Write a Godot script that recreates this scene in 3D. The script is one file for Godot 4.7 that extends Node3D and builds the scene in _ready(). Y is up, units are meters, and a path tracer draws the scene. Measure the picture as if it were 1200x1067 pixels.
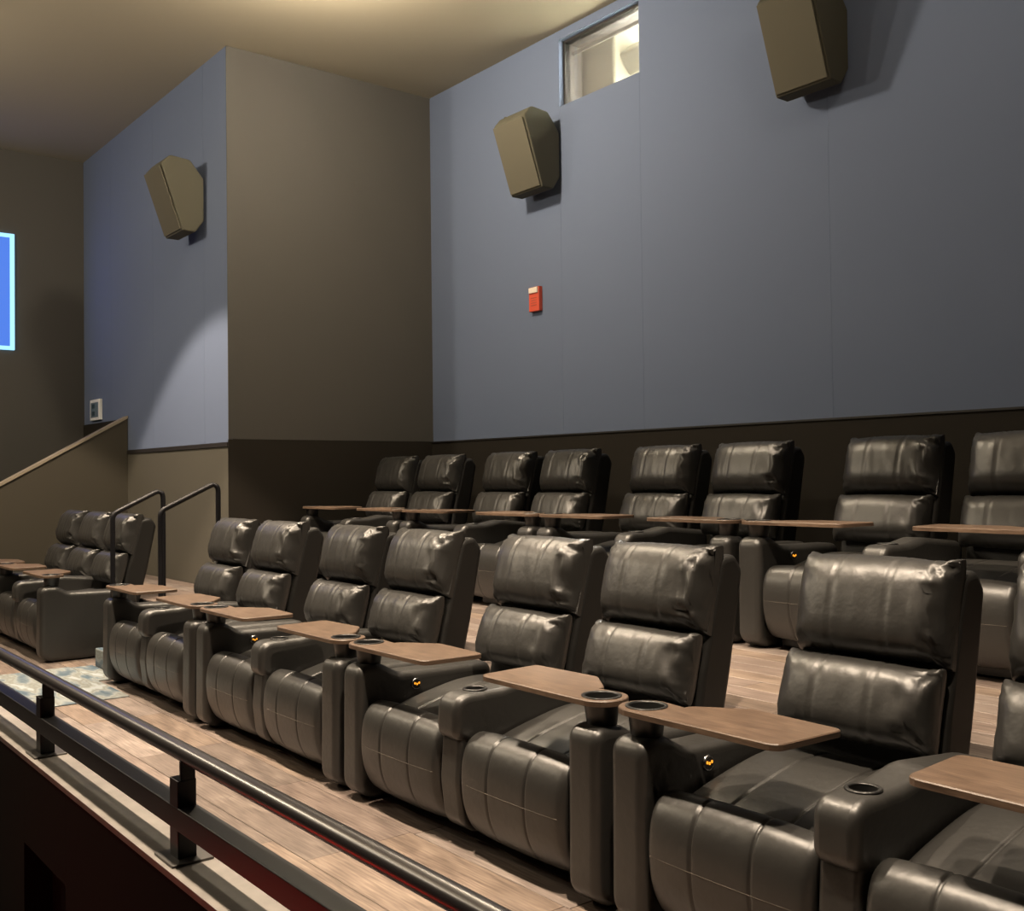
extends Node3D
# A cinema auditorium: two tiers of reclining seats, a low railing in front, dark blue walls.
# Row direction runs towards -X (distance "t"), the back wall lies towards -Z (distance "z"): at(t, y, z).

const EYE := 1.395
const FLOOR_B := 0.47
const CEIL := 5.30
const WALL_T := 8.81      # short return wall
const WALL_Z := 5.97      # long back wall
const NICHE_Z := 3.77
const FAR_T := 13.13

var M := {}
var taken := {}
var rng := RandomNumberGenerator.new()

func at(t: float, y: float, z: float) -> Vector3:
	return Vector3(-t, y, -z)

# ------------------------------------------------------------------ scene bookkeeping
func numbered(called: String) -> String:
	if not taken.has(called):
		taken[called] = 0
		return called
	taken[called] += 1
	return "%s_%03d" % [called, taken[called]]

func tag(o: Node, label: String, category: String, group := "") -> Node:
	o.set_meta("label", label)
	o.set_meta("category", category)
	if group != "":
		o.set_meta("group", group)
	return o

func thing(called: String, where: Vector3, label: String, category: String, group := "") -> Node3D:
	var o := Node3D.new()
	o.name = numbered(called)
	add_child(o)
	o.position = where
	tag(o, label, category, group)
	return o

func part(called: String, mesh: Mesh, m: Material, parent: Node, where := Vector3.ZERO) -> MeshInstance3D:
	var o := MeshInstance3D.new()
	o.name = called
	o.mesh = mesh
	o.material_override = m
	o.position = where
	parent.add_child(o, true)
	return o

func struct(called: String, mesh: Mesh = null, m: Material = null, where := Vector3.ZERO) -> Node3D:
	var o: Node3D
	if mesh == null:
		o = Node3D.new()
	else:
		var mi := MeshInstance3D.new()
		mi.mesh = mesh
		mi.material_override = m
		o = mi
	o.name = called
	o.position = where
	o.set_meta("kind", "structure")
	add_child(o)
	return o

# ------------------------------------------------------------------ mesh helpers
func finish(v: PackedVector3Array, tri: PackedInt32Array) -> ArrayMesh:
	# closed shapes: make every face look outwards, then smooth normals over shared vertices
	var vol := 0.0
	for k in range(0, tri.size(), 3):
		vol += v[tri[k]].dot(v[tri[k + 1]].cross(v[tri[k + 2]]))
	if vol > 0.0:
		for k in range(0, tri.size(), 3):
			var s := tri[k + 1]
			tri[k + 1] = tri[k + 2]
			tri[k + 2] = s
	var n := PackedVector3Array()
	n.resize(v.size())
	for k in range(0, tri.size(), 3):
		var a := v[tri[k]]
		var f := (v[tri[k + 2]] - a).cross(v[tri[k + 1]] - a)
		for j in 3:
			n[tri[k + j]] += f
	for k in n.size():
		n[k] = n[k].normalized() if n[k].length() > 1e-12 else Vector3.UP
	var arr := []
	arr.resize(Mesh.ARRAY_MAX)
	arr[Mesh.ARRAY_VERTEX] = v
	arr[Mesh.ARRAY_NORMAL] = n
	arr[Mesh.ARRAY_INDEX] = tri
	var mesh := ArrayMesh.new()
	mesh.add_surface_from_arrays(Mesh.PRIMITIVE_TRIANGLES, arr)
	return mesh

func flat(v: PackedVector3Array, tri: PackedInt32Array) -> ArrayMesh:
	var w := PackedVector3Array()
	var t := PackedInt32Array()
	for k in tri.size():
		w.append(v[tri[k]])
		t.append(k)
	return finish(w, t)

func outward(p: PackedVector2Array) -> PackedVector2Array:
	# mitred outward normal of each corner of a closed outline
	var area := 0.0
	for k in p.size():
		area += p[k].cross(p[(k + 1) % p.size()])
	var s := signf(area)
	var out := PackedVector2Array()
	for k in p.size():
		var a := (p[k] - p[(k + p.size() - 1) % p.size()]).normalized()
		var b := (p[(k + 1) % p.size()] - p[k]).normalized()
		var na := Vector2(a.y, -a.x) * s
		var nb := Vector2(b.y, -b.x) * s
		var m := (na + nb).normalized()
		out.append(m / maxf(0.5, m.dot(na)))
	return out

func loft(outline: PackedVector2Array, rings: Array, hard := false, xf := Transform3D.IDENTITY) -> ArrayMesh:
	# outline in (z, y); rings = [x, inset] along x; flat caps
	var nrm := outward(outline)
	var n := outline.size()
	var v := PackedVector3Array()
	var tri := PackedInt32Array()
	for r in rings:
		for k in n:
			var q: Vector2 = outline[k] - nrm[k] * float(r[1])
			v.append(xf * Vector3(r[0], q.y, q.x))
	for i in rings.size() - 1:
		for k in n:
			var a := i * n + k
			var b := i * n + (k + 1) % n
			tri.append_array([a, b, a + n, b, b + n, a + n])
	for e in 2:
		var i0 := 0 if e == 0 else (rings.size() - 1) * n
		var cap := PackedVector2Array()
		for k in n:
			cap.append(outline[k] - nrm[k] * float(rings[0 if e == 0 else rings.size() - 1][1]))
		var base := v.size()
		for k in n:
			v.append(v[i0 + k])
		var ct := Geometry2D.triangulate_polygon(outline)
		# orient the cap like the side it closes
		for k in range(0, ct.size(), 3):
			var a := ct[k]
			var b := ct[k + 1]
			var c := ct[k + 2]
			var ar := (outline[b] - outline[a]).cross(outline[c] - outline[a])
			var whole := 0.0
			for j in n:
				whole += outline[j].cross(outline[(j + 1) % n])
			var same := ar * whole > 0.0
			if (e == 0) == same:
				tri.append_array([base + a, base + c, base + b])
			else:
				tri.append_array([base + a, base + b, base + c])
	return flat(v, tri) if hard else finish(v, tri)

func ends(w: float, r: float, steps := 4) -> Array:
	# rings for an extrusion of width w with rounded ends of radius r
	var out := []
	for k in steps + 1:
		var a := PI / 2 * k / steps
		out.append([-w / 2 + r * (1.0 - cos(a)), r * (1.0 - sin(a))])
	for k in range(steps, -1, -1):
		out.append([-out[k][0], out[k][1]])
	return out

func round_rect(w: float, h: float, r: float, steps := 4, c := Vector2.ZERO) -> PackedVector2Array:
	var p := PackedVector2Array()
	for q in 4:
		var cx: float = (w / 2 - r) * [1, -1, -1, 1][q]
		var cy: float = (h / 2 - r) * [1, 1, -1, -1][q]
		for k in steps + 1:
			var a := PI / 2 * (q + float(k) / steps)
			p.append(c + Vector2(cx + r * cos(a), cy + r * sin(a)))
	return p

func rbox(w: float, h: float, d: float, r := 0.01, c := Vector3.ZERO, steps := 3) -> ArrayMesh:
	return loft(round_rect(d, h, r, steps, Vector2(c.z, c.y)), ends(w, r, steps), false, Transform3D(Basis.IDENTITY, Vector3(c.x, 0, 0)))

func bx(w: float, h: float, d: float, c := 0.002, off := Vector3.ZERO) -> ArrayMesh:
	# box with chamfered edges, flat shaded
	var p := PackedVector2Array()
	for s in [[1, 1], [-1, 1], [-1, -1], [1, -1]]:
		var a := Vector2(s[0] * (d / 2 - c), s[1] * h / 2)
		var b := Vector2(s[0] * d / 2, s[1] * (h / 2 - c))
		var turn: bool = s[0] * s[1] > 0
		p.append((b if turn else a) + Vector2(off.z, off.y))
		p.append((a if turn else b) + Vector2(off.z, off.y))
	return loft(p, [[-w / 2, c], [-w / 2 + c, 0], [w / 2 - c, 0], [w / 2, c]], true, Transform3D(Basis.IDENTITY, Vector3(off.x, 0, 0)))

func lathe(p: PackedVector2Array, steps := 28, c := Vector3.ZERO) -> ArrayMesh:
	# closed outline (radius, y) turned about y
	var v := PackedVector3Array()
	var tri := PackedInt32Array()
	var n := p.size()
	for i in steps:
		var a := TAU * i / steps
		for k in n:
			v.append(c + Vector3(p[k].x * cos(a), p[k].y, p[k].x * sin(a)))
	for i in steps:
		for k in n:
			var a := i * n + k
			var b := i * n + (k + 1) % n
			var e := ((i + 1) % steps) * n + k
			var f := ((i + 1) % steps) * n + (k + 1) % n
			tri.append_array([a, b, e, b, f, e])
	return finish(v, tri)

func tube(path: PackedVector3Array, r: float, steps := 14) -> ArrayMesh:
	var v := PackedVector3Array()
	var tri := PackedInt32Array()
	var up := Vector3(0.13, 0.31, 0.94).normalized()
	for i in path.size():
		var d := (path[mini(i + 1, path.size() - 1)] - path[maxi(i - 1, 0)]).normalized()
		var s := d.cross(up).normalized()
		var u := s.cross(d)
		for k in steps:
			var a := TAU * k / steps
			v.append(path[i] + (s * cos(a) + u * sin(a)) * r)
	for i in path.size() - 1:
		for k in steps:
			var a := i * steps + k
			var b := i * steps + (k + 1) % steps
			tri.append_array([a, b, a + steps, b, b + steps, a + steps])
	for e in 2:
		var i0 := 0 if e == 0 else (path.size() - 1) * steps
		var base := v.size()
		for k in steps:
			v.append(v[i0 + k])
		for k in range(1, steps - 1):
			if e == 0:
				tri.append_array([base, base + k + 1, base + k])
			else:
				tri.append_array([base, base + k, base + k + 1])
	return finish(v, tri)

func smooth_outline(p: PackedVector2Array, per := 6) -> PackedVector2Array:
	# closed Catmull-Rom through the points
	var out := PackedVector2Array()
	var n := p.size()
	for i in n:
		var a := p[(i + n - 1) % n]
		var b := p[i]
		var c := p[(i + 1) % n]
		var d := p[(i + 2) % n]
		for k in per:
			out.append(b.cubic_interpolate(c, a, d, float(k) / per))
	return out

func rounded(p: PackedVector2Array, radii: Array, steps := 5) -> PackedVector2Array:
	# polygon with rounded corners
	var out := PackedVector2Array()
	var n := p.size()
	for i in n:
		var r: float = radii[i]
		var b := p[i]
		var da := (p[(i + n - 1) % n] - b).normalized()
		var dc := (p[(i + 1) % n] - b).normalized()
		if r <= 0.0:
			out.append(b)
			continue
		var half := acos(clampf(da.dot(dc), -1, 1)) / 2
		var cut := minf(r / tan(half), 0.49 * minf(b.distance_to(p[(i + n - 1) % n]), b.distance_to(p[(i + 1) % n])))
		var a0 := b + da * cut
		var c0 := b + dc * cut
		for k in steps + 1:
			var u := float(k) / steps
			out.append(a0.lerp(b, u).lerp(b.lerp(c0, u), u))
	return out

# ------------------------------------------------------------------ textures and materials
func noise_image(size: int, fx: float, fy: float, s: int, octaves := 4, low := 0.0, high := 1.0) -> Image:
	# seamless enough: blended over the borders
	var nz := FastNoiseLite.new()
	nz.seed = s
	nz.noise_type = FastNoiseLite.TYPE_SIMPLEX_SMOOTH
	nz.frequency = 1.0
	nz.fractal_octaves = octaves
	var im := Image.create(size, size, false, Image.FORMAT_RGB8)
	for y in size:
		for x in size:
			var u := float(x) / size
			var w := float(y) / size
			var a := nz.get_noise_2d(u * fx, w * fy)
			var b := nz.get_noise_2d((u - 1.0) * fx, w * fy)
			var c := nz.get_noise_2d(u * fx, (w - 1.0) * fy)
			var d := nz.get_noise_2d((u - 1.0) * fx, (w - 1.0) * fy)
			var bl := lerpf(lerpf(a, b, smoothstep(0.7, 1.0, u)), lerpf(c, d, smoothstep(0.7, 1.0, u)), smoothstep(0.7, 1.0, w))
			var g := clampf(lerpf(low, high, bl * 0.5 + 0.5), 0, 1)
			im.set_pixel(x, y, Color(g, g, g))
	return im

func tex(im: Image) -> ImageTexture:
	im.generate_mipmaps()
	return ImageTexture.create_from_image(im)

func ramp(im: Image, stops: Array) -> ImageTexture:
	var g := Gradient.new()
	g.offsets = PackedFloat32Array(stops.map(func(s): return s[0]))
	g.colors = PackedColorArray(stops.map(func(s): return s[1]))
	var o := Image.create(im.get_width(), im.get_height(), false, Image.FORMAT_RGB8)
	for y in im.get_height():
		for x in im.get_width():
			o.set_pixel(x, y, g.sample(im.get_pixel(x, y).r))
	return tex(o)

func mat(c: Color, rough: float, metal := 0.0, spec := 0.5) -> StandardMaterial3D:
	var m := StandardMaterial3D.new()
	m.albedo_color = c
	m.roughness = rough
	m.metallic = metal
	m.metallic_specular = spec
	return m

func triplanar(m: StandardMaterial3D, scale: Vector3, world := true) -> StandardMaterial3D:
	m.uv1_triplanar = true
	m.uv1_world_triplanar = world
	m.uv1_scale = scale
	return m

func glow(c: Color, k: float) -> StandardMaterial3D:
	var m := mat(Color(0.05, 0.05, 0.05), 0.5)
	m.emission_enabled = true
	m.emission = c
	m.emission_energy_multiplier = k
	return m

func make_materials() -> void:
	var fine := noise_image(256, 42, 42, 11, 3)
	var fine_n := fine.duplicate() as Image
	fine_n.bump_map_to_normal_map(1.6)
	var fine_t := tex(fine_n)
	var soft := noise_image(256, 5, 5, 5, 3)
	var soft_n := soft.duplicate() as Image
	soft_n.bump_map_to_normal_map(5.0)
	var soft_t := tex(soft_n)
	var weave := Image.create(128, 128, false, Image.FORMAT_RGB8)
	for y in 128:
		for x in 128:
			var g := 0.5 + 0.25 * sin(TAU * x / 4.0) * (1.0 if (y / 4) % 2 == 0 else -1.0) + 0.2 * sin(TAU * y / 4.0)
			weave.set_pixel(x, y, Color(g, g, g))
	weave.bump_map_to_normal_map(2.0)
	var weave_t := tex(weave)

	# black leather, two grains: creased hide and fine pores
	var leather := triplanar(mat(Color(0.155, 0.152, 0.146), 0.40, 0.0, 0.58), Vector3(4.0, 4.0, 4.0), false)
	leather.normal_enabled = true
	leather.normal_texture = soft_t
	leather.normal_scale = 0.2
	M.leather = leather
	var hide := triplanar(mat(Color(0.11, 0.107, 0.102), 0.5, 0.0, 0.4), Vector3(6, 6, 6), false)
	hide.normal_enabled = true
	hide.normal_texture = fine_t
	hide.normal_scale = 0.25
	M.hide = hide
	M.thread = mat(Color(0.33, 0.31, 0.28), 0.8)
	M.plastic = mat(Color(0.10, 0.10, 0.10), 0.35)
	M.well = mat(Color(0.05, 0.05, 0.05), 0.6)
	M.chrome = mat(Color(0.55, 0.55, 0.55), 0.25, 1.0)
	M.button = glow(Color(1.0, 0.62, 0.16), 1.6)

	# wood of the trays and the vinyl planks of the floor
	var grain := noise_image(512, 5, 90, 3, 4)
	var cloud := noise_image(512, 3, 12, 8, 3)
	for y in 512:
		for x in 512:
			var g := 0.62 * grain.get_pixel(x, y).r + 0.38 * cloud.get_pixel(x, y).r
			grain.set_pixel(x, y, Color(g, g, g))
	var tray_t := ramp(grain, [[0.25, Color(0.31, 0.25, 0.205)], [0.5, Color(0.40, 0.33, 0.275)], [0.75, Color(0.49, 0.415, 0.35)]])
	var tray := triplanar(mat(Color(0.88, 0.87, 0.86), 0.42), Vector3(1.6, 1.6, 1.6), false)
	tray.albedo_texture = tray_t
	M.tray = tray
	M.tray_edge = mat(Color(0.16, 0.11, 0.08), 0.5)
	var plank_t := ramp(grain, [[0.25, Color(0.36, 0.32, 0.297)], [0.45, Color(0.46, 0.415, 0.39)], [0.6, Color(0.52, 0.475, 0.445)], [0.8, Color(0.61, 0.565, 0.53)]])
	M.planks = []
	for tone in [Color(1, 1, 1), Color(0.93, 0.91, 0.9), Color(0.86, 0.85, 0.84), Color(0.97, 0.94, 0.9)]:
		var p := triplanar(mat(tone, 0.45), Vector3(0.8, 0.8, 0.8))
		p.albedo_texture = plank_t
		M.planks.append(p)
	M.subfloor = mat(Color(0.10, 0.09, 0.085), 0.9)

	# carpet of the aisle: mottled grey, blue and tan
	var mottle := noise_image(512, 3, 9, 21, 4)
	var carpet := triplanar(mat(Color(0.86, 0.86, 0.86), 0.95, 0.0, 0.2), Vector3(0.6, 0.6, 0.6))
	carpet.albedo_texture = ramp(mottle, [[0.3, Color(0.34, 0.40, 0.45)], [0.42, Color(0.46, 0.50, 0.52)], [0.5, Color(0.58, 0.60, 0.60)], [0.58, Color(0.50, 0.51, 0.49)], [0.68, Color(0.64, 0.67, 0.68)]])
	M.carpet = carpet

	# walls
	var blue := triplanar(mat(Color(0.415, 0.46, 0.555), 0.92, 0.0, 0.2), Vector3(6, 6, 6))
	blue.normal_enabled = true
	blue.normal_texture = weave_t
	blue.normal_scale = 0.4
	M.blue = blue
	var taupe := triplanar(mat(Color(0.325, 0.318, 0.305), 0.93, 0.0, 0.2), Vector3(6, 6, 6))
	taupe.normal_enabled = true
	taupe.normal_texture = weave_t
	taupe.normal_scale = 0.4
	M.taupe = taupe
	M.dado = mat(Color(0.16, 0.145, 0.125), 0.8, 0.0, 0.3)
	M.khaki = mat(Color(0.33, 0.317, 0.285), 0.85, 0.0, 0.3)
	M.olive = mat(Color(0.245, 0.23, 0.198), 0.85, 0.0, 0.3)
	M.trim = mat(Color(0.12, 0.105, 0.10), 0.6)
	M.cap = mat(Color(0.50, 0.46, 0.40), 0.6)
	M.ceiling = mat(Color(0.64, 0.61, 0.54), 0.95, 0.0, 0.2)
	M.black_wall = mat(Color(0.105, 0.095, 0.08), 0.9, 0.0, 0.2)
	M.ledge = triplanar(mat(Color(1, 1, 1), 0.55), Vector3(1.1, 1.1, 1.1))
	M.ledge.albedo_texture = ramp(noise_image(256, 8, 8, 33, 4), [[0.2, Color(0.40, 0.38, 0.36)], [0.8, Color(0.48, 0.46, 0.435)]])
	M.steel = mat(Color(0.085, 0.083, 0.095), 0.42, 0.0, 0.35)
	M.rail_pipe = mat(Color(0.13, 0.12, 0.125), 0.28, 0.0, 0.7)
	M.plate = mat(Color(0.32, 0.31, 0.30), 0.4, 0.6)
	M.speaker = triplanar(mat(Color(0.32, 0.312, 0.27), 0.8, 0.0, 0.3), Vector3(8, 8, 8), false)
	M.speaker.normal_enabled = true
	M.speaker.normal_texture = fine_t
	M.speaker.normal_scale = 0.3
	M.grille = mat(Color(0.365, 0.352, 0.31), 0.85, 0.0, 0.2)
	M.red = mat(Color(0.82, 0.33, 0.24), 0.4)
	M.white = mat(Color(0.93, 0.93, 0.92), 0.4)
	M.strobe = mat(Color(0.92, 0.86, 0.80), 0.25)
	M.print = mat(Color(0.40, 0.47, 0.52), 0.5)
	M.print_dark = mat(Color(0.17, 0.27, 0.31), 0.5)
	M.booth = mat(Color(0.92, 0.92, 0.90), 0.9)
	var glass := mat(Color(1, 1, 1, 0.06), 0.03)
	glass.transparency = BaseMaterial3D.TRANSPARENCY_ALPHA
	M.glass = glass
	M.led_frame = glow(Color(0.62, 0.86, 1.0), 1.4)
	M.led_panel = glow(Color(0.27, 0.50, 0.94), 0.95)
	M.lamp_face = glow(Color(1.0, 0.90, 0.72), 4.0)
	M.red_led = glow(Color(1.0, 0.05, 0.03), 18.0)
	M.opal = glow(Color(1.0, 0.88, 0.66), 2.5)

# ------------------------------------------------------------------ pieces of the recliner
func cushion(w: float, h: float, front: float, back: float, s: int, pleat: float) -> ArrayMesh:
	# stuffed pillow: full in the middle, gathered in folds at both ends, two sewn seams
	var nz := FastNoiseLite.new()
	nz.seed = s
	nz.frequency = 1.0
	var nx := 56
	var nj := 44
	var v := PackedVector3Array()
	var tri := PackedInt32Array()
	for i in nx + 1:
		var u := -1.0 + 2.0 * i / nx
		u = signf(u) * (1.0 - pow(1.0 - absf(u), 1.35))
		var s_ := absf(u)
		var thick := 0.20 + 0.80 * pow(maxf(0.0, 1.0 - pow(s_, 4.2)), 0.55)
		var tall := 1.0 - 0.03 * smoothstep(0.3, 0.75, s_) + 0.05 * smoothstep(0.8, 1.0, s_)
		var seam := 0.0
		for q in [-0.36, 0.36]:
			seam += exp(-pow((u - q) * w / 2 / 0.006, 2))
		var gather := smoothstep(0.52, 0.97, s_) * (1.0 if u > 0 else 0.35)
		for j in nj:
			var a := TAU * j / nj
			var cy := signf(sin(a)) * pow(absf(sin(a)), 0.62)
			var cz := signf(cos(a)) * pow(absf(cos(a)), 0.86)
			var y := cy * h / 2 * tall
			var z := cz * (front if cz > 0 else back) * thick
			if cz > 0:
				z *= 1.0 - 0.10 * cy
			var fold := nz.get_noise_2d(y * 33.0 + (7.3 if u > 0 else 0.0), s_ * 1.2 + s)
			fold = 1.0 - absf(fold) * 2.6
			var lump := nz.get_noise_2d(u * 2.1 + s * 3.0, y * 6.0)
			var k := maxf(cz, 0.0)
			z += k * (fold * pleat * gather + lump * 0.004) - k * seam * 0.0045
			y += cy * (nz.get_noise_2d(u * 9.0, s + 4.0) * 0.0045 * (0.4 + gather) - seam * 0.004)
			v.append(Vector3(u * w / 2 * (1.0 - 0.02 * (1.0 - cy * cy)), y, z))
	for i in nx:
		for j in nj:
			var a := i * nj + j
			var b := i * nj + (j + 1) % nj
			tri.append_array([a, b, a + nj, b, b + nj, a + nj])
	for e in 2:
		var i0 := 0 if e == 0 else nx * nj
		var mid := v.size()
		var c := Vector3.ZERO
		for j in nj:
			c += v[i0 + j] / nj
		v.append(c)
		for j in nj:
			if e == 0:
				tri.append_array([mid, i0 + (j + 1) % nj, i0 + j])
			else:
				tri.append_array([mid, i0 + j, i0 + (j + 1) % nj])
	return finish(v, tri)

func padded(outline: PackedVector2Array, w: float, r: float, crown: float, seams: Array, seam_deep := 0.006) -> ArrayMesh:
	# upholstered block: outline in (z, y), rounded ends, swelling between sewn seams
	var xs := []
	var steps := 5
	for k in steps + 1:
		var a := PI / 2 * k / steps
		xs.append([-w / 2 + r * (1.0 - cos(a)), r * (1.0 - sin(a))])
	var inner := []
	var n := 26
	for k in range(1, n):
		inner.append(-w / 2 + r + (w - 2 * r) * k / n)
	for q in seams:
		for d in [-0.010, -0.004, 0.0, 0.004, 0.010]:
			inner.append(q + d)
	inner.sort()
	for x in inner:
		xs.append([x, 0.0])
	for k in range(steps, -1, -1):
		xs.append([-xs[k][0], xs[k][1]])
	for p in xs:
		var x: float = p[0]
		p[1] += crown * pow(absf(2.0 * x / w), 3.0)
		for q in seams:
			p[1] += seam_deep * exp(-pow((x - float(q)) / 0.0045, 2))
	return loft(outline, xs)

var K := {}   # shared meshes

func make_recliner_meshes() -> void:
	K.head = []
	K.lumbar = []
	for s in 4:
		K.head.append(cushion(0.552, 0.335, 0.135, 0.075, 3 + 5 * s, 0.036))
		K.lumbar.append(cushion(0.55, 0.262, 0.118, 0.07, 40 + 7 * s, 0.022))
	# seat cushion: slopes down to the back
	var so := smooth_outline(PackedVector2Array([Vector2(0.30, 0.405), Vector2(0.325, 0.35), Vector2(0.30, 0.29), Vector2(0.0, 0.27), Vector2(-0.25, 0.27), Vector2(-0.27, 0.36), Vector2(-0.24, 0.47), Vector2(-0.08, 0.487), Vector2(0.12, 0.455)]), 5)
	K.seat = padded(so, 0.578, 0.03, 0.010, [-0.105, 0.105])
	# footrest: rounded top, bellied front, tucked-in lower edge
	var fo := smooth_outline(PackedVector2Array([Vector2(0.365, 0.448), Vector2(0.425, 0.428), Vector2(0.460, 0.37), Vector2(0.472, 0.28), Vector2(0.463, 0.18), Vector2(0.43, 0.10), Vector2(0.385, 0.06), Vector2(0.335, 0.07), Vector2(0.32, 0.16), Vector2(0.318, 0.30), Vector2(0.322, 0.41)]), 5)
	K.foot = padded(fo, 0.586, 0.035, 0.012, [-0.105, 0.105])
	K.stitch = tube(PackedVector3Array([Vector3(-0.27, 0.262, 0.4620), Vector3(-0.2, 0.262, 0.4680), Vector3(-0.115, 0.262, 0.4712), Vector3(0.0, 0.262, 0.4722), Vector3(0.115, 0.262, 0.4712), Vector3(0.2, 0.262, 0.4680), Vector3(0.27, 0.262, 0.4620)]), 0.0010, 6)
	# back shell behind the pillows, leaning
	var bo := rounded(PackedVector2Array([Vector2(-0.18, 0.27), Vector2(-0.26, 0.66), Vector2(-0.375, 1.075), Vector2(-0.46, 1.085), Vector2(-0.505, 1.02), Vector2(-0.43, 0.66), Vector2(-0.33, 0.27)]), [0.02, 0.3, 0.05, 0.04, 0.05, 0.3, 0.03])
	K.back = loft(bo, ends(0.556, 0.025, 4))
	K.base = bx(0.57, 0.07, 0.55, 0.004, Vector3(0, 0.042, 0.02))
	# outer armrest: tall rounded front, long flank, top dipping behind the front roll
	var ao := rounded(PackedVector2Array([Vector2(0.452, 0.585), Vector2(0.458, 0.05), Vector2(0.38, 0.004), Vector2(-0.20, 0.004), Vector2(-0.30, 0.30), Vector2(-0.27, 0.525), Vector2(0.24, 0.535), Vector2(0.33, 0.585)]), [0.085, 0.12, 0.07, 0.07, 0.2, 0.06, 0.1, 0.09], 7)
	K.arm = loft(ao, ends(0.148, 0.036, 6))
	# centre console arm: block above, panel below
	var co := rounded(PackedVector2Array([Vector2(0.462, 0.575), Vector2(0.465, 0.42), Vector2(0.36, 0.36), Vector2(-0.26, 0.34), Vector2(-0.26, 0.565), Vector2(0.10, 0.60), Vector2(0.24, 0.577)]), [0.075, 0.05, 0.15, 0.05, 0.06, 0.2, 0.0], 6)
	K.console = bored(co, 0.138, 0.03, 0.325, 0.0385, 0.075, Vector2(0.1, 0.46))
	K.cup_liner = lathe(PackedVector2Array([Vector2(0.0, -0.074), Vector2(0.038, -0.074), Vector2(0.038, 0.0), Vector2(0.0355, 0.0), Vector2(0.0355, -0.070), Vector2(0.0, -0.070)]), 32)
	var po := rounded(PackedVector2Array([Vector2(0.440, 0.425), Vector2(0.455, 0.25), Vector2(0.435, 0.09), Vector2(0.37, 0.05), Vector2(-0.20, 0.05), Vector2(-0.2, 0.35), Vector2(0.35, 0.425)]), [0.03, 0.2, 0.08, 0.04, 0.02, 0.02, 0.03])
	K.console_panel = loft(po, ends(0.122, 0.02, 5))
	K.cup_rim = lathe(PackedVector2Array([Vector2(0.036, -0.002), Vector2(0.049, -0.002), Vector2(0.049, 0.003), Vector2(0.046, 0.006), Vector2(0.039, 0.006), Vector2(0.036, 0.003)]), 30)
	# swing tray: cup ring at the arm, wide leaf over the lap (mirrored for the other side)
	for side in [-1, 1]:
		K["tray%d" % side] = make_tray(side, 0.0, 0.019, 0.0)
	K.cup = lathe(PackedVector2Array([Vector2(0.0, -0.085), Vector2(0.050, -0.085), Vector2(0.0605, 0.006), Vector2(0.067, 0.0105), Vector2(0.067, 0.013), Vector2(0.058, 0.0135), Vector2(0.054, 0.008), Vector2(0.046, -0.070), Vector2(0.0, -0.070)]), 32)
	K.pivot = lathe(PackedVector2Array([Vector2(0.0, -0.125), Vector2(0.046, -0.125), Vector2(0.046, -0.084), Vector2(0.0, -0.084)]), 24)
	# switch on the inner flank of the arm
	K.switch_rim = loft(circle(0.026, 26), [[-0.004, 0.003], [0.0, 0.0], [0.005, 0.0], [0.008, 0.003]])
	K.switch_face = loft(circle(0.021, 22), [[0.0, 0.0], [0.0095, 0.001]])
	K.switch_light = loft(round_rect(0.007, 0.009, 0.002, 2), [[0.0, 0.0], [0.0115, 0.0]])

func circle(r: float, n: int) -> PackedVector2Array:
	var p := PackedVector2Array()
	for k in n:
		p.append(Vector2(r * cos(TAU * k / n), r * sin(TAU * k / n)))
	return p

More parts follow.
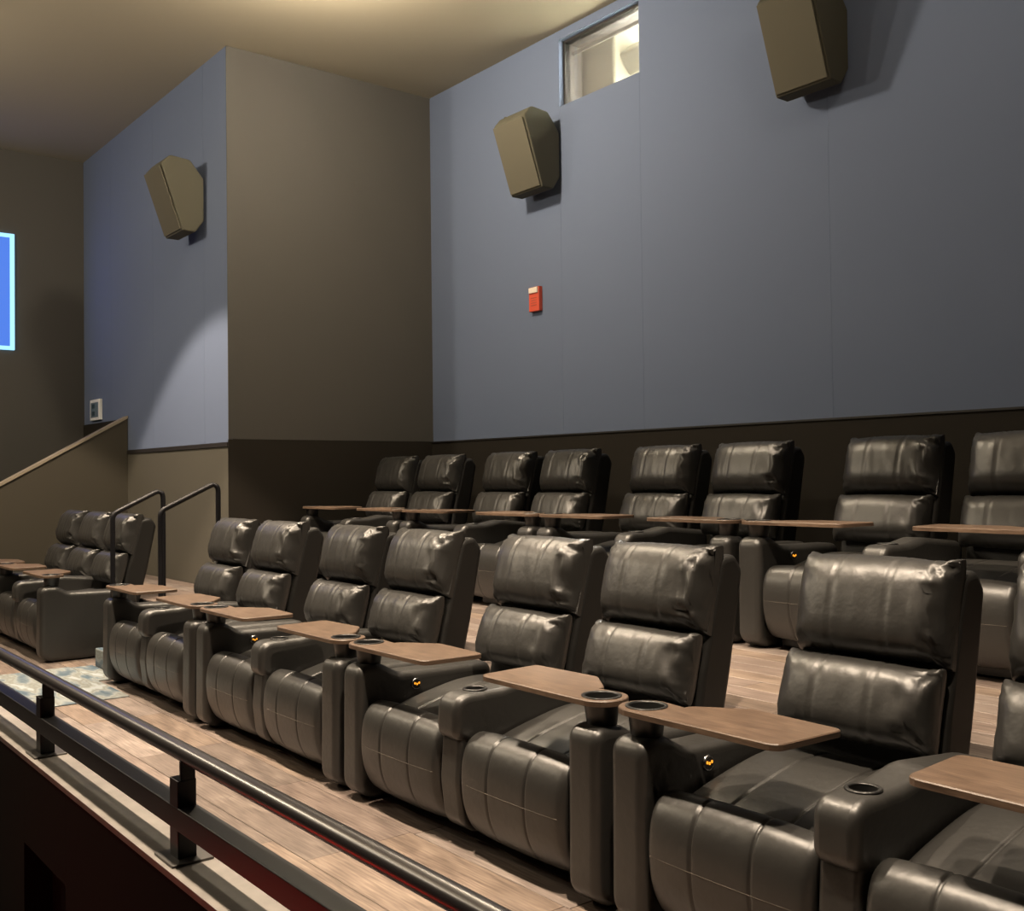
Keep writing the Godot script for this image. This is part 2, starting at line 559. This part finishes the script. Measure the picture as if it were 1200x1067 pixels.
func make_tray(side: int, grow: float, thick: float, lift: float) -> ArrayMesh:
	# outline in (u, v): u from the cup towards the lap, v towards the front
	var cup := 0.061
	var p := PackedVector2Array()
	var r := 0.088 + grow
	for k in 15:
		var a := deg_to_rad(262.0 - 178.0 * k / 14.0)
		p.append(Vector2(r * cos(a), r * sin(a)))
	p.append_array(rounded(PackedVector2Array([Vector2(0.09, 0.088 + grow), Vector2(0.56 + grow, 0.085 + grow), Vector2(0.575 + grow, -0.20 - grow), Vector2(0.245 - grow, -0.215 - grow), Vector2(0.09, -0.10 - grow)]), [0.0, 0.045, 0.03, 0.04, 0.05], 5))
	# open the ring with a hairline slit towards the lap side
	var q := PackedVector2Array()
	for k in p.size():
		q.append(p[k])
	var hole := PackedVector2Array()
	for k in 29:
		var a := PI + 0.004 + (TAU - 0.008) * k / 28.0
		hole.append(Vector2(cup * cos(a), cup * sin(a)))
	# insert the slit where the outline passes the outermost point of the ring
	var best := 0
	for k in q.size():
		if q[k].x < q[best].x:
			best = k
	var ring := PackedVector2Array()
	for k in best:
		ring.append(q[k])
	var e := q[best]
	# outline runs clockwise over the top there; the hole runs the other way round
	ring.append(e + Vector2(0, -0.0003))
	for k in hole.size():
		ring.append(hole[k])
	ring.append(e + Vector2(0, 0.0003))
	for k in range(best + 1, q.size()):
		ring.append(q[k])
	var v := PackedVector3Array()
	var tri := PackedInt32Array()
	var ct := Geometry2D.triangulate_polygon(ring)
	if ct.is_empty():
		push_error("tray outline")
	var n := ring.size()
	var y0 := lift - thick / 2 if thick > 0 else 0.0108
	var y1 := lift + thick / 2 if thick > 0 else 0.0115
	var c := 0.003 if thick > 0 else 0.0003
	var nrm := outward(ring)
	for lv in [[y0, 0.0], [y1 - c, 0.0], [y1, c]]:
		for k in n:
			var w: Vector2 = ring[k] - nrm[k] * float(lv[1])
			v.append(Vector3(w.x * -side, lv[0], w.y))
	for l in 2:
		for k in n:
			var a := l * n + k
			var b := l * n + (k + 1) % n
			tri.append_array([a, a + n, b, b, a + n, b + n])
	var whole := 0.0
	for k in n:
		whole += ring[k].cross(ring[(k + 1) % n])
	for k in range(0, ct.size(), 3):
		var ar := (ring[ct[k + 1]] - ring[ct[k]]).cross(ring[ct[k + 2]] - ring[ct[k]])
		var s := ar * whole > 0
		var A := ct[k]
		var B := ct[k + 1] if s else ct[k + 2]
		var C := ct[k + 2] if s else ct[k + 1]
		tri.append_array([A, B, C])
		tri.append_array([2 * n + A, 2 * n + C, 2 * n + B])
	return flat(v, tri)

func make_recliner(where: Vector3, variant: int, arm_side: int, tray_side: int, label: String, group: String, turn := 0.0) -> Node3D:
	var o := thing("recliner", where, label, "recliner", group)
	o.rotation_degrees.y = turn
	part("base", K.base, M.plastic, o)
	part("seat", K.seat, M.leather, o)
	var foot := part("footrest", K.foot, M.leather, o)
	part("stitching", K.stitch, M.thread, foot)
	part("backrest", K.back, M.hide, o)
	var head := part("head_pillow", K.head[variant % 4], M.leather, o, Vector3(0, 0.952, -0.345))
	head.rotation_degrees.x = -13
	var lum := part("lumbar_pillow", K.lumbar[(variant + 1) % 4], M.leather, o, Vector3(0, 0.668, -0.222))
	lum.rotation_degrees.x = -15
	if arm_side != 0:
		part("armrest", K.arm, M.leather, o, Vector3(0.378 * arm_side, 0, 0))
		if arm_side < 0:
			var sw := part("control_switch", K.switch_rim, M.chrome, o, Vector3(-0.304, 0.475, 0.16))
			part("switch_face", K.switch_face, M.well, sw)
			for k in [-1, 0, 1]:
				part("button_light", K.switch_light, M.button, sw, Vector3(0, 0.004 * absi(k), 0.011 * k))
	if tray_side != 0:
		var tr := part("tray", K["tray%d" % tray_side], M.tray, o, Vector3((0.378 if arm_side == tray_side else 0.365) * tray_side, 0.662, 0.355))
		part("cup_holder", K.cup, M.plastic, tr)
		if arm_side == tray_side:
			part("pivot", K.pivot, M.plastic, tr)
	return o

func bored(outline: PackedVector2Array, w: float, bevel: float, zc: float, r: float, deep: float, hub: Vector2) -> ArrayMesh:
	# upholstered block with rounded ends and a round cup hole sunk into its flat top
	var n := outline.size()
	var cut := -1
	for k in n:
		var a := outline[k]
		var b := outline[(k + 1) % n]
		if a.y > hub.y and b.y > hub.y and minf(a.x, b.x) < zc - r and maxf(a.x, b.x) > zc + r:
			cut = k
	if cut < 0:
		push_error("no flat place for the cup hole")
	var nrm := outward(outline)
	var rings := []
	for e in ends(w, bevel, 5):
		if e[0] < -r - 0.0005:
			rings.append([e[0], e[1], 0.0, 0.0])
	rings.append([-r, 0.0, 0.0, 0.0])
	for k in 17:
		var a := PI * k / 16.0
		rings.append([-r * cos(a), 0.0, r * sin(a), deep])
	rings.append([r, 0.0, 0.0, 0.0])
	for e in ends(w, bevel, 5):
		if e[0] > r + 0.0005:
			rings.append([e[0], e[1], 0.0, 0.0])
	var m := n + 8
	var v := PackedVector3Array()
	var tri := PackedInt32Array()
	for q in rings:
		var ring := PackedVector2Array()
		for k in n:
			ring.append(outline[k] - nrm[k] * float(q[1]))
		var A := ring[cut]
		var B := ring[(cut + 1) % n]
		var side := signf(A.x - B.x)
		for k in n:
			v.append(Vector3(q[0], ring[k].y, ring[k].x))
			if k == cut:
				for s in [side, -side]:
					var z: float = zc + s * float(q[2])
					var y := lerpf(A.y, B.y, (z - A.x) / (B.x - A.x))
					var lo := Vector3(q[0], y - float(q[3]), z)
					var hi := Vector3(q[0], y, z)
					v.append_array([hi, hi, lo, lo] if s == side else [lo, lo, hi, hi])
	for i in rings.size() - 1:
		for k in m:
			var a := i * m + k
			var b := i * m + (k + 1) % m
			tri.append_array([a, b, a + m, b, b + m, a + m])
	var turn := 0.0
	for k in n:
		turn += outline[k].cross(outline[(k + 1) % n])
	for e in 2:
		var i0 := 0 if e == 0 else (rings.size() - 1) * m
		var base := v.size()
		for k in m:
			v.append(v[i0 + k])
		v.append(Vector3(rings[0 if e == 0 else rings.size() - 1][0], hub.y, hub.x))
		for k in m:
			if e == 0:
				tri.append_array([base + m, base + (k + 1) % m, base + k])
			else:
				tri.append_array([base + m, base + k, base + (k + 1) % m])
	return finish(v, tri)

func make_console(where: Vector3, label: String, group: String) -> Node3D:
	var o := thing("center_armrest", where, label, "armrest", group)
	part("arm_block", K.console, M.leather, o)
	part("front_panel", K.console_panel, M.leather, o)
	var rim := part("cup_rim", K.cup_rim, M.plastic, o, Vector3(0, 0.5755, 0.325))
	part("cup_well", K.cup_liner, M.well, rim)
	return o

# ------------------------------------------------------------------ light
func downlight(t: float, z: float, energy: float, angle: float, label: String) -> void:  # ceiling spot out of view, placed to light seats, floor and side wall
	var o := thing("unseen_downlight", at(t, CEIL - 0.055, z), label, "downlight", "unseen ceiling downlights")
	part("trim_ring", lathe(PackedVector2Array([Vector2(0.085, 0.0), Vector2(0.12, 0.0), Vector2(0.125, 0.02), Vector2(0.125, 0.054), Vector2(0.085, 0.054)]), 28), M.white, o)
	part("lens_glow", lathe(PackedVector2Array([Vector2(0.0, 0.02), Vector2(0.085, 0.02), Vector2(0.085, 0.03), Vector2(0.0, 0.03)]), 24), M.lamp_face, o)
	var l := SpotLight3D.new()
	l.light_color = Color(1.0, 0.91, 0.80)
	l.light_energy = energy
	l.spot_angle = angle
	l.spot_angle_attenuation = 0.12
	l.spot_range = 14
	l.spot_attenuation = 2
	l.light_size = 0.08
	l.shadow_enabled = true
	l.position = Vector3(0, -0.01, 0)
	l.rotation_degrees.x = -90
	o.add_child(l)

func globe(t: float, y: float, z: float, energy: float, label: String) -> void:  # hanging globe out of view, lighting walls, ceiling and seat fronts
	var o := thing("unseen_globe", at(t, y, z), label, "lamp", "unseen globe lamps")
	var p := PackedVector2Array()
	for k in 17:
		var a := -PI / 2 + PI * k / 16
		p.append(Vector2(0.13 * cos(a), 0.13 * sin(a)))
	part("globe_glow", lathe(p, 28), M.opal, o)
	part("stem", tube(PackedVector3Array([Vector3(0, 0.12, 0), Vector3(0, CEIL - y, 0)]), 0.012), M.plastic, o)
	var l := OmniLight3D.new()
	l.light_color = Color(1.0, 0.93, 0.82)
	l.light_energy = energy
	l.omni_range = 16
	l.omni_attenuation = 2
	l.light_size = 0.13
	l.shadow_enabled = true
	o.add_child(l)

func make_lights() -> void:
	var nth := ["first", "second", "third", "fourth"]
	for k in 4:
		downlight(8.95 - 2.55 * k, 1.7 if k == 0 else 1.55, 33.0, 42.5, "%s unseen ceiling downlight placed to light the lower row, counted from the aisle steps" % nth[k])
	for k in 3:
		downlight(6.9 - 2.5 * k, 3.75, 12.0, 25.0, "%s unseen ceiling downlight placed to light the floor between the two rows, counted from the return wall" % nth[k])
	globe(6.6, 5.0, 3.5, 8.5, "unseen opal globe lamp over the space between the rows, placed to light the ceiling and return wall")  # out of view, placed to wash the ceiling and return wall
	globe(2.4, 4.9, 4.2, 0.9, "added fill globe over the near end of the upper row, brightening the long blue wall")  # fill lamp added to lift the near part of the long wall
	globe(9.6, 4.5, -0.6, 9.0, "added fill globe before the short row, brightening the narrow blue wall and the seat fronts")  # fill lamp added for the narrow blue wall and the footrests
	globe(7.6, 4.5, -2.0, 3.5, "added fill globe before the long lower row, brightening the seat fronts")  # added front fill for the lower row

# ------------------------------------------------------------------ the room
func plank_field(parent: Node3D, t0: float, t1: float, z0: float, z1: float, y: float, s: int) -> void:
	var r := RandomNumberGenerator.new()
	r.seed = s
	var pw := 0.152
	var len := 0.914
	var full := bx(len - 0.003, 0.012, pw - 0.003, 0.0015)
	var row := 0
	var z := z0
	while z < z1 - 0.02:
		var w := minf(pw, z1 - z)
		var x := t0 - r.randf() * len
		while x < t1 - 0.02:
			var a := maxf(x, t0)
			var b := minf(x + len, t1)
			if b - a > 0.03:
				var me: Mesh = full if (b - a > len - 0.001 and w > pw - 0.001) else bx(b - a - 0.003, 0.012, w - 0.003, 0.0015)
				part("plank", me, M.planks[r.randi() % 4], parent, at((a + b) / 2, y - 0.006, z + w / 2))
			x += len
		z += pw
		row += 1

func slab(t0: float, t1: float, y0: float, y1: float, z0: float, z1: float, c := 0.0006) -> Array:
	# a box between two corners: [mesh, centre]
	return [bx(absf(t1 - t0), absf(y1 - y0), absf(z1 - z0), c), at((t0 + t1) / 2, (y0 + y1) / 2, (z0 + z1) / 2)]

func put(called: String, m: Material, parent: Node, t0: float, t1: float, y0: float, y1: float, z0: float, z1: float) -> MeshInstance3D:
	var b := slab(t0, t1, y0, y1, z0, z1)
	return part(called, b[0], m, parent, b[1])

func build_room() -> void:
	# lower tier and front floor
	var fl := struct("floor")
	put("slab", M.subfloor, fl, -4.0, FAR_T, -0.6, -0.012, 1.14, 2.96)
	plank_field(fl, -1.6, 11.5, 1.16, 2.54, 0.0, 5)
	var fu := struct("floor_upper")
	put("slab", M.subfloor, fu, -4.0, 7.46, -0.6, FLOOR_B - 0.012, 2.96, 6.1)
	put("slab", M.subfloor, fu, 7.46, 9.0, -0.6, FLOOR_B - 0.012, 3.80, 6.1)
	put("nosing", M.trim, fu, -4.0, 7.46, FLOOR_B - 0.05, FLOOR_B + 0.001, 2.945, 2.962)
	plank_field(fu, 0.2, 7.46, 2.962, 5.2, FLOOR_B, 9)
	var lo := struct("floor_lower")
	put("slab", M.subfloor, lo, -4.0, FAR_T + 0.2, -0.62, -0.47, -9.0, 1.0)

	# aisle: landing behind the short row and the steps that climb to it
	var la := struct("floor_landing")
	put("slab", M.subfloor, la, 7.47, FAR_T, -0.6, 0.398, 3.15, 3.80)
	put("slab", M.subfloor, la, 8.115, FAR_T, -0.01, 0.398, 2.965, 3.148)
	plank_field(la, 8.115, 11.5, 2.965, 3.15, 0.41, 19)
	plank_field(la, 7.47, 11.5, 3.152, 3.77, 0.41, 17)
	var st := thing("aisle_steps", at(7.79, 0, 2.9), "mottled grey carpeted steps climbing between the two seat blocks", "steps")
	for k in 2:
		part("step", bx(0.64, 0.137, 0.745 - 0.37 * k, 0.006), M.carpet, st, Vector3(0, 0.0685 + 0.137 * k, 2.9 - (2.4 + 0.37 * k + 3.145) / 2.0))
	var cp := thing("aisle_carpet", at(7.49, 0.0045, 1.60), "mottled grey-blue carpet laid on the planks before the aisle steps", "carpet")
	part("pile", bx(1.36, 0.008, 1.26, 0.003), M.carpet, cp)
	part("pile", bx(0.66, 0.008, 0.158, 0.003), M.carpet, cp, Vector3(-0.31, 0, -0.709))

	# long back wall: dark dado below, blue fabric panels above, port of the projection booth
	var wb := struct("wall_back")
	put("backing", M.black_wall, wb, -4.0, 5.81, 0.0, CEIL, 6.03, 6.25)
	put("backing", M.black_wall, wb, 6.785, WALL_T + 0.2, 0.0, CEIL, 6.03, 6.25)
	put("backing", M.black_wall, wb, 5.81, 6.785, 0.0, 4.63, 6.03, 6.25)
	put("backing", M.black_wall, wb, 5.81, 6.785, 5.22, CEIL, 6.03, 6.25)
	put("dado", M.dado, wb, -4.0, WALL_T, FLOOR_B, 1.742, 5.955, 6.03)
	put("dado_cap", M.trim, wb, -4.0, WALL_T, 1.742, 1.756, 5.945, 6.03)
	var seams := [-4.0, -2.33, -0.73, 0.87, 2.465, 4.065, 5.81, 6.785, WALL_T]
	for k in seams.size() - 1:
		var a: float = seams[k] + 0.0003
		var b: float = seams[k + 1] - 0.0003
		if is_equal_approx(seams[k], 5.81):
			put("panel", M.blue, wb, a, b, 1.757, 4.63, WALL_Z, 6.03)
			put("panel", M.blue, wb, a, b, 5.22, CEIL, WALL_Z, 6.03)
		else:
			put("panel", M.blue, wb, a, b, 1.757, CEIL, WALL_Z, 6.03)

	# return wall beside the end of the upper row
	var wr := struct("wall_return")
	put("panel", M.taupe, wr, WALL_T, WALL_T + 0.006, 1.757, CEIL, NICHE_Z - 0.002, WALL_Z + 0.06)
	put("backing", M.black_wall, wr, WALL_T + 0.007, WALL_T + 0.06, 0.0, CEIL, NICHE_Z + 0.045, WALL_Z + 0.06)
	put("dado", M.dado, wr, WALL_T, WALL_T + 0.006, 0.40, 1.755, NICHE_Z - 0.006, WALL_Z + 0.06)

	# side block: blue panels over a khaki dado
	var wn := struct("wall_side")
	put("backing", M.black_wall, wn, WALL_T + 0.065, FAR_T + 0.2, 0.0, CEIL, NICHE_Z + 0.04, NICHE_Z + 0.3)
	var ns := [WALL_T + 0.007, 9.358, 10.723, 12.09, FAR_T]
	for k in ns.size() - 1:
		put("panel", M.blue, wn, ns[k] + 0.0012, ns[k + 1] - 0.0012, 1.73, CEIL, NICHE_Z, NICHE_Z + 0.04)
	put("dado", M.khaki, wn, WALL_T + 0.007, 11.56, 0.40, 1.69, NICHE_Z - 0.004, NICHE_Z + 0.04)
	put("dado_cap", M.trim, wn, WALL_T + 0.007, 11.56, 1.69, 1.73, NICHE_Z - 0.015, NICHE_Z + 0.04)
	put("dado", M.dado, wn, 11.57, FAR_T, 0.40, 2.08, NICHE_Z - 0.012, NICHE_Z + 0.04)

	# far wall
	var wf := struct("wall_far")
	put("panel", M.taupe, wf, FAR_T, FAR_T + 0.08, -0.5, CEIL, -9.0, NICHE_Z)

	# sloping half wall of the side stair
	var hp := PackedVector2Array([Vector2(-3.765, 0.0), Vector2(-3.765, 2.08), Vector2(-1.3, 0.69), Vector2(-1.3, 0.0)])
	var hw := struct("wall_half", loft(hp, [[-11.64, 0.0], [-11.52, 0.0]], true), M.olive)
	var hc := PackedVector2Array([Vector2(-3.765, 2.081), Vector2(-3.765, 2.109), Vector2(-1.29, 0.714), Vector2(-1.29, 0.685)])
	part("cap", loft(hc, [[-11.66, 0.0], [-11.505, 0.0]], true), M.cap, hw)

	# ceiling and the rest of the hall
	var ce := struct("ceiling")
	put("slab", M.ceiling, ce, -4.2, FAR_T + 0.3, CEIL, CEIL + 0.2, -9.2, 6.3)
	var ww := struct("wall_near")
	put("panel", M.black_wall, ww, -4.1, -4.0, -0.62, CEIL, -9.0, 6.1)
	var sc := struct("wall_front")
	put("panel", M.black_wall, sc, -4.1, FAR_T + 0.1, -0.62, CEIL, -9.1, -9.0)

	# knee wall with its pale ledge in front of the lower tier
	var kw := struct("wall_knee")
	put("panel", M.black_wall, kw, -4.0, 3.68, -0.6, 0.353, 0.99, 1.15)
	put("panel", M.black_wall, kw, 4.23, FAR_T, -0.6, 0.353, 0.99, 1.15)
	put("panel", M.black_wall, kw, 3.68, 4.23, 0.04, 0.353, 0.99, 1.15)
	put("panel", M.black_wall, kw, 3.68, 4.23, -0.6, 0.04, 1.09, 1.15)
	put("ledge", M.ledge, kw, -4.0, FAR_T, 0.354, 0.373, 0.983, 1.165)

# ------------------------------------------------------------------ railing, handrails
func build_railing() -> void:
	var zc := 1.06
	var o := thing("guard_railing", at(3.0, 0.373, zc), "low black steel guard railing with round top pipe on the pale ledge", "railing")
	part("top_pipe", tube(PackedVector3Array([Vector3(5.0, 0.278, 0), Vector3(-7.6, 0.278, 0)]), 0.0245, 20), M.rail_pipe, o)
	part("middle_rail", rbox(12.6, 0.062, 0.058, 0.004, Vector3(-1.3, 0.112, 0.006)), M.steel, o)
	for t in [0.0, 1.39, 2.78, 4.17, 5.56, 6.95]:
		var p := part("post", rbox(0.062, 0.215, 0.052, 0.003, Vector3(0, 0.1075, 0.008)), M.steel, o, Vector3(3.0 - t, 0, 0))
		part("saddle", rbox(0.014, 0.06, 0.04, 0.002, Vector3(0.022, 0.235, 0.004)), M.steel, p)
		part("foot_plate", bx(0.135, 0.007, 0.115, 0.001, Vector3(0, 0.0035, 0.006)), M.plate, p)

func handrail(t: float, z0: float, z1: float, y0: float, y1: float, g0: float, g1: float, label: String) -> void:
	var o := thing("handrail", at(t, 0, 0), label, "handrail", "stair handrails")
	var path := PackedVector3Array()
	var dir := (Vector2(z1, y1) - Vector2(z0, y0)).normalized()
	# front post, tight bend, sloping grip, wider bend, rear post
	path.append(Vector3(0, g0, -z0))
	path.append(Vector3(0, y0 - 0.045, -z0))
	for k in 5:
		var u := (k + 1) / 6.0
		var a := Vector2(z0, y0 - 0.045)
		var b := Vector2(z0, y0)
		var c := b + dir * 0.045
		var q := a.lerp(b, u).lerp(b.lerp(c, u), u)
		path.append(Vector3(0, q.y, -q.x))
	var e := Vector2(z1, y1) - dir * 0.08
	path.append(Vector3(0, e.y, -e.x))
	for k in 6:
		var u := (k + 1) / 7.0
		var b := Vector2(z1, y1)
		var c := Vector2(z1, y1 - 0.08)
		var q := e.lerp(b, u).lerp(b.lerp(c, u), u)
		path.append(Vector3(0, q.y, -q.x))
	path.append(Vector3(0, y1 - 0.08, -z1))
	path.append(Vector3(0, g1, -z1))
	part("bent_pipe", tube(path, 0.019, 14), M.steel, o)
	for q in [[g0, z0], [g1, z1]]:
		part("flange", lathe(PackedVector2Array([Vector2(0, 0), Vector2(0.045, 0), Vector2(0.045, 0.006), Vector2(0.0, 0.008)]), 18), M.steel, o, Vector3(0, q[0], -q[1]))

# ------------------------------------------------------------------ things on the walls
func speaker(t: float, y: float, wall: float, label: String) -> void:
	# wedge cabinet: grille tilted down towards the seats, hung on a bracket
	var o := thing("surround_speaker", at(t, y, wall), label, "speaker", "surround speakers")
	var side := rounded(PackedVector2Array([Vector2(0.02, -0.22), Vector2(0.02, 0.17), Vector2(0.15, 0.33), Vector2(0.34, 0.345), Vector2(0.42, 0.25), Vector2(0.225, -0.335), Vector2(0.10, -0.335)]), [0.01, 0.03, 0.05, 0.06, 0.03, 0.012, 0.03], 4)
	part("cabinet", loft(side, ends(0.43, 0.012, 3)), M.speaker, o)
	var gr := PackedVector2Array([Vector2(0.4245, 0.235), Vector2(0.436, 0.232), Vector2(0.2435, -0.322), Vector2(0.2325, -0.318)])
	part("grille", loft(gr, ends(0.405, 0.004, 2)), M.grille, o)
	part("bracket", bx(0.10, 0.20, 0.03, 0.003, Vector3(0, -0.03, 0.012)), M.plate, o)
	part("mount_eye", lathe(PackedVector2Array([Vector2(0.004, 0.0), Vector2(0.014, 0.0), Vector2(0.014, 0.02), Vector2(0.004, 0.02)]), 14), M.chrome, o, Vector3(-0.19, 0.342, 0.30))

func build_wall_things() -> void:
	speaker(9.51, 4.03, NICHE_Z, "khaki wedge-shaped surround speaker on the narrow blue wall section")
	speaker(6.98, 4.22, WALL_Z, "khaki wall speaker above the red fire alarm, below the booth port")
	speaker(4.10, 4.26, WALL_Z, "khaki wall speaker at the top of the long blue wall, beyond the booth port")

	var al := thing("fire_alarm", at(7.117, 2.98, WALL_Z), "red fire alarm with white strobe on the long blue wall", "alarm")
	part("housing", rbox(0.14, 0.22, 0.045, 0.006, Vector3(0, 0, 0.022)), M.red, al)
	part("strobe_lens", rbox(0.12, 0.052, 0.022, 0.006, Vector3(0, 0.078, 0.047)), M.strobe, al)
	for k in 4:
		part("horn_slot", bx(0.075, 0.006, 0.003, 0.0005, Vector3(0, 0.01 - 0.022 * k, 0.0455)), mat(Color(0.62, 0.30, 0.22), 0.5), al)

	var sg := thing("wall_sign", at(12.60, 2.235, NICHE_Z), "small white framed sign on the narrow blue wall above the half wall", "sign")
	part("frame", bx(0.36, 0.245, 0.035, 0.004, Vector3(0, 0, 0.018)), M.white, sg)
	part("panel", bx(0.28, 0.175, 0.004, 0.001, Vector3(-0.005, 0, 0.0365)), M.print, sg)
	for y in [0.042, -0.042]:
		part("pictogram", bx(0.10, 0.05, 0.002, 0.0005, Vector3(-0.04, y, 0.0392)), M.print_dark, sg)

	# blue luminous panel on the far wall
	var lp := thing("led_light_panel", at(FAR_T, 3.625, 2.42), "glowing blue panel with a bright LED border on the far wall", "light panel")
	part("panel_glow", bx(0.02, 1.32, 1.06, 0.002, Vector3(0.012, 0, 0)), M.led_panel, lp)
	for s in [-1, 1]:
		part("led_tube", bx(0.03, 0.045, 1.12, 0.004, Vector3(0.02, 0.66 * s, 0)), M.led_frame, lp)
		part("led_tube", bx(0.03, 1.365, 0.05, 0.004, Vector3(0.02, 0, 0.535 * s)), M.led_frame, lp)
	var l := AreaLight3D.new()
	l.area_size = Vector2(1.06, 1.32)
	l.light_color = Color(0.44, 0.42, 1.0)
	l.light_energy = 0.32
	l.shadow_enabled = true
	l.position = Vector3(0.06, 0, 0)
	l.rotation_degrees.y = -90
	lp.add_child(l)

	# booth behind the port
	var wd := struct("window_1", null, null, at(6.2975, 4.925, 6.0))
	part("pane", bx(0.97, 0.58, 0.006, 0.001, Vector3(0, 0, -0.08)), M.glass, wd)
	for s in [-1, 1]:
		part("frame", bx(0.975, 0.022, 0.2, 0.002, Vector3(0, 0.284 * s, -0.12)), M.trim, wd)
		part("frame", bx(0.022, 0.59, 0.2, 0.002, Vector3(0.4765 * s, 0, -0.12)), M.trim, wd)
	part("crossbar", bx(0.955, 0.03, 0.02, 0.002, Vector3(0, 0.20, -0.12)), M.trim, wd)
	var bo := struct("room_booth")
	put("back_panel", M.booth, bo, 4.6, 8.2, 4.0, 6.6, 7.8, 7.9)
	put("side_panel", M.booth, bo, 4.5, 4.6, 4.0, 6.6, 6.25, 7.9)
	put("side_panel", M.booth, bo, 8.2, 8.3, 4.0, 6.6, 6.25, 7.9)
	put("roof_panel", M.booth, bo, 4.5, 8.3, 6.6, 6.7, 6.25, 7.9)
	put("floor_panel", M.booth, bo, 4.5, 8.3, 3.9, 4.0, 6.25, 7.9)
	var bl := thing("unseen_booth_lamp", at(7.4, 6.5, 7.2), "unseen ceiling lamp inside the projection booth, placed to whiten its walls behind the port", "lamp")  # out of view, placed to turn the booth interior white
	part("diffuser_glow", bx(0.9, 0.04, 0.3, 0.004), M.lamp_face, bl)
	var al2 := AreaLight3D.new()
	al2.area_size = Vector2(0.9, 0.3)
	al2.light_color = Color(1.0, 0.99, 0.94)
	al2.light_energy = 1100.0
	al2.shadow_enabled = true
	al2.position = Vector3(0, -0.04, 0)
	al2.rotation_degrees.x = -90
	bl.add_child(al2)
	var pj := thing("projector", at(6.90, 5.12, 6.64), "dark projector housing behind the glass of the booth port", "projector")
	part("housing", rbox(0.95, 1.0, 0.7, 0.03), M.speaker, pj)
	var ld := part("lens_hood", loft(round_rect(0.24, 0.22, 0.03, 3), ends(0.36, 0.02, 3)), M.speaker, pj, Vector3(0.52, -0.06, 0.12))
	ld.rotation_degrees.x = 38
	part("stand", bx(0.5, 0.5, 0.5, 0.01, Vector3(0, -0.7, 0)), M.plastic, pj)

func build_red_strip() -> void:  # source out of view, placed so the middle rail reflects red
	var o := thing("unseen_red_strip", at(3.7, -0.38, 0.2), "unseen red strip lamp before the knee wall, placed to redden the middle rail", "strip light")
	part("channel", bx(1.5, 0.05, 0.05, 0.004), M.plastic, o)
	part("led_glow", bx(1.46, 0.012, 0.036, 0.003, Vector3(0, 0.028, 0)), M.red_led, o)
	var l := AreaLight3D.new()
	l.area_size = Vector2(1.46, 0.036)
	l.light_color = Color(1.0, 0.08, 0.05)
	l.light_energy = 0.07
	l.shadow_enabled = true
	l.position = Vector3(0, 0.04, 0)
	l.rotation_degrees.x = 90
	o.add_child(l)

# ------------------------------------------------------------------ seats
func build_seats() -> void:
	make_recliner_meshes()
	var off := [0.0, 0.73, 1.69, 2.42, 3.38, 4.11, 5.07, 5.80]
	var nth := ["first", "second", "third", "fourth", "fifth", "sixth", "seventh", "eighth"]
	var pairs := ["first", "second", "third", "fourth"]
	for k in 8:
		var side := -1 if k % 2 == 0 else 1
		var c: float = 6.983 - off[k]
		make_recliner(at(c, 0, 2.70), k, side, side, "%s black leather recliner of the long lower row, counted from the handrails" % nth[k], "recliners of the lower row")
		var cb: float = 8.217 - off[k]
		make_recliner(at(cb, FLOOR_B, 4.834), k + 2, side, side, "%s black leather recliner of the upper row, counted from the return wall" % nth[k], "recliners of the upper row")
		if k % 2 == 0:
			make_console(at(c - 0.365, 0, 2.70), "black shared armrest with cup hole in the %s pair of the lower row" % pairs[k / 2], "shared armrests of the lower row")
			make_console(at(cb - 0.365, FLOOR_B, 4.834), "black shared armrest with cup hole in the %s pair of the upper row" % pairs[k / 2], "shared armrests of the upper row")
	var near := ["nearest the aisle", "in the middle", "nearest the sloping half wall"]
	for k in 3:
		var c := 8.93 + 0.73 * k
		make_recliner(at(c, 0, 2.56), k + 1, [1, 0, -1][k], [1, -1, -1][k], "black leather recliner of the short row, %s" % near[k], "recliners of the short row")
		if k < 2:
			make_console(at(c + 0.365, 0, 2.56), "black shared armrest of the short row, %s" % ["nearer the aisle", "farther from the aisle"][k], "shared armrests of the short row")

func _ready() -> void:
	# camera
	var cam := Camera3D.new()
	cam.name = "camera"
	add_child(cam)
	cam.position = Vector3(0, EYE, 0)
	cam.rotation_degrees = Vector3(1.139, 90.0 - 38.465, -0.706)
	cam.fov = rad_to_deg(2.0 * atan(533.5 / 1213.05))
	cam.near = 0.05
	cam.far = 100
	cam.current = true
	# surroundings: a closed room, black outside
	var we := WorldEnvironment.new()
	var env := Environment.new()
	env.background_mode = Environment.BG_COLOR
	env.background_color = Color(0, 0, 0)
	env.tonemap_mode = Environment.TONE_MAPPER_LINEAR
	env.tonemap_exposure = 1.0
	env.sdfgi_enabled = true
	env.ssao_enabled = true
	env.ssil_enabled = true
	we.environment = env
	add_child(we)
	make_materials()
	make_lights()
	build_room()
	build_seats()
	build_railing()
	handrail(8.13, 2.54, 2.93, 1.14, 1.33, 0.137, 0.274, "black bent-pipe handrail beside the short row of seats")
	handrail(7.52, 2.69, 3.13, 1.17, 1.38, 0.137, 0.274, "black bent-pipe handrail beside the long lower row of seats")
	build_wall_things()
	build_red_strip()
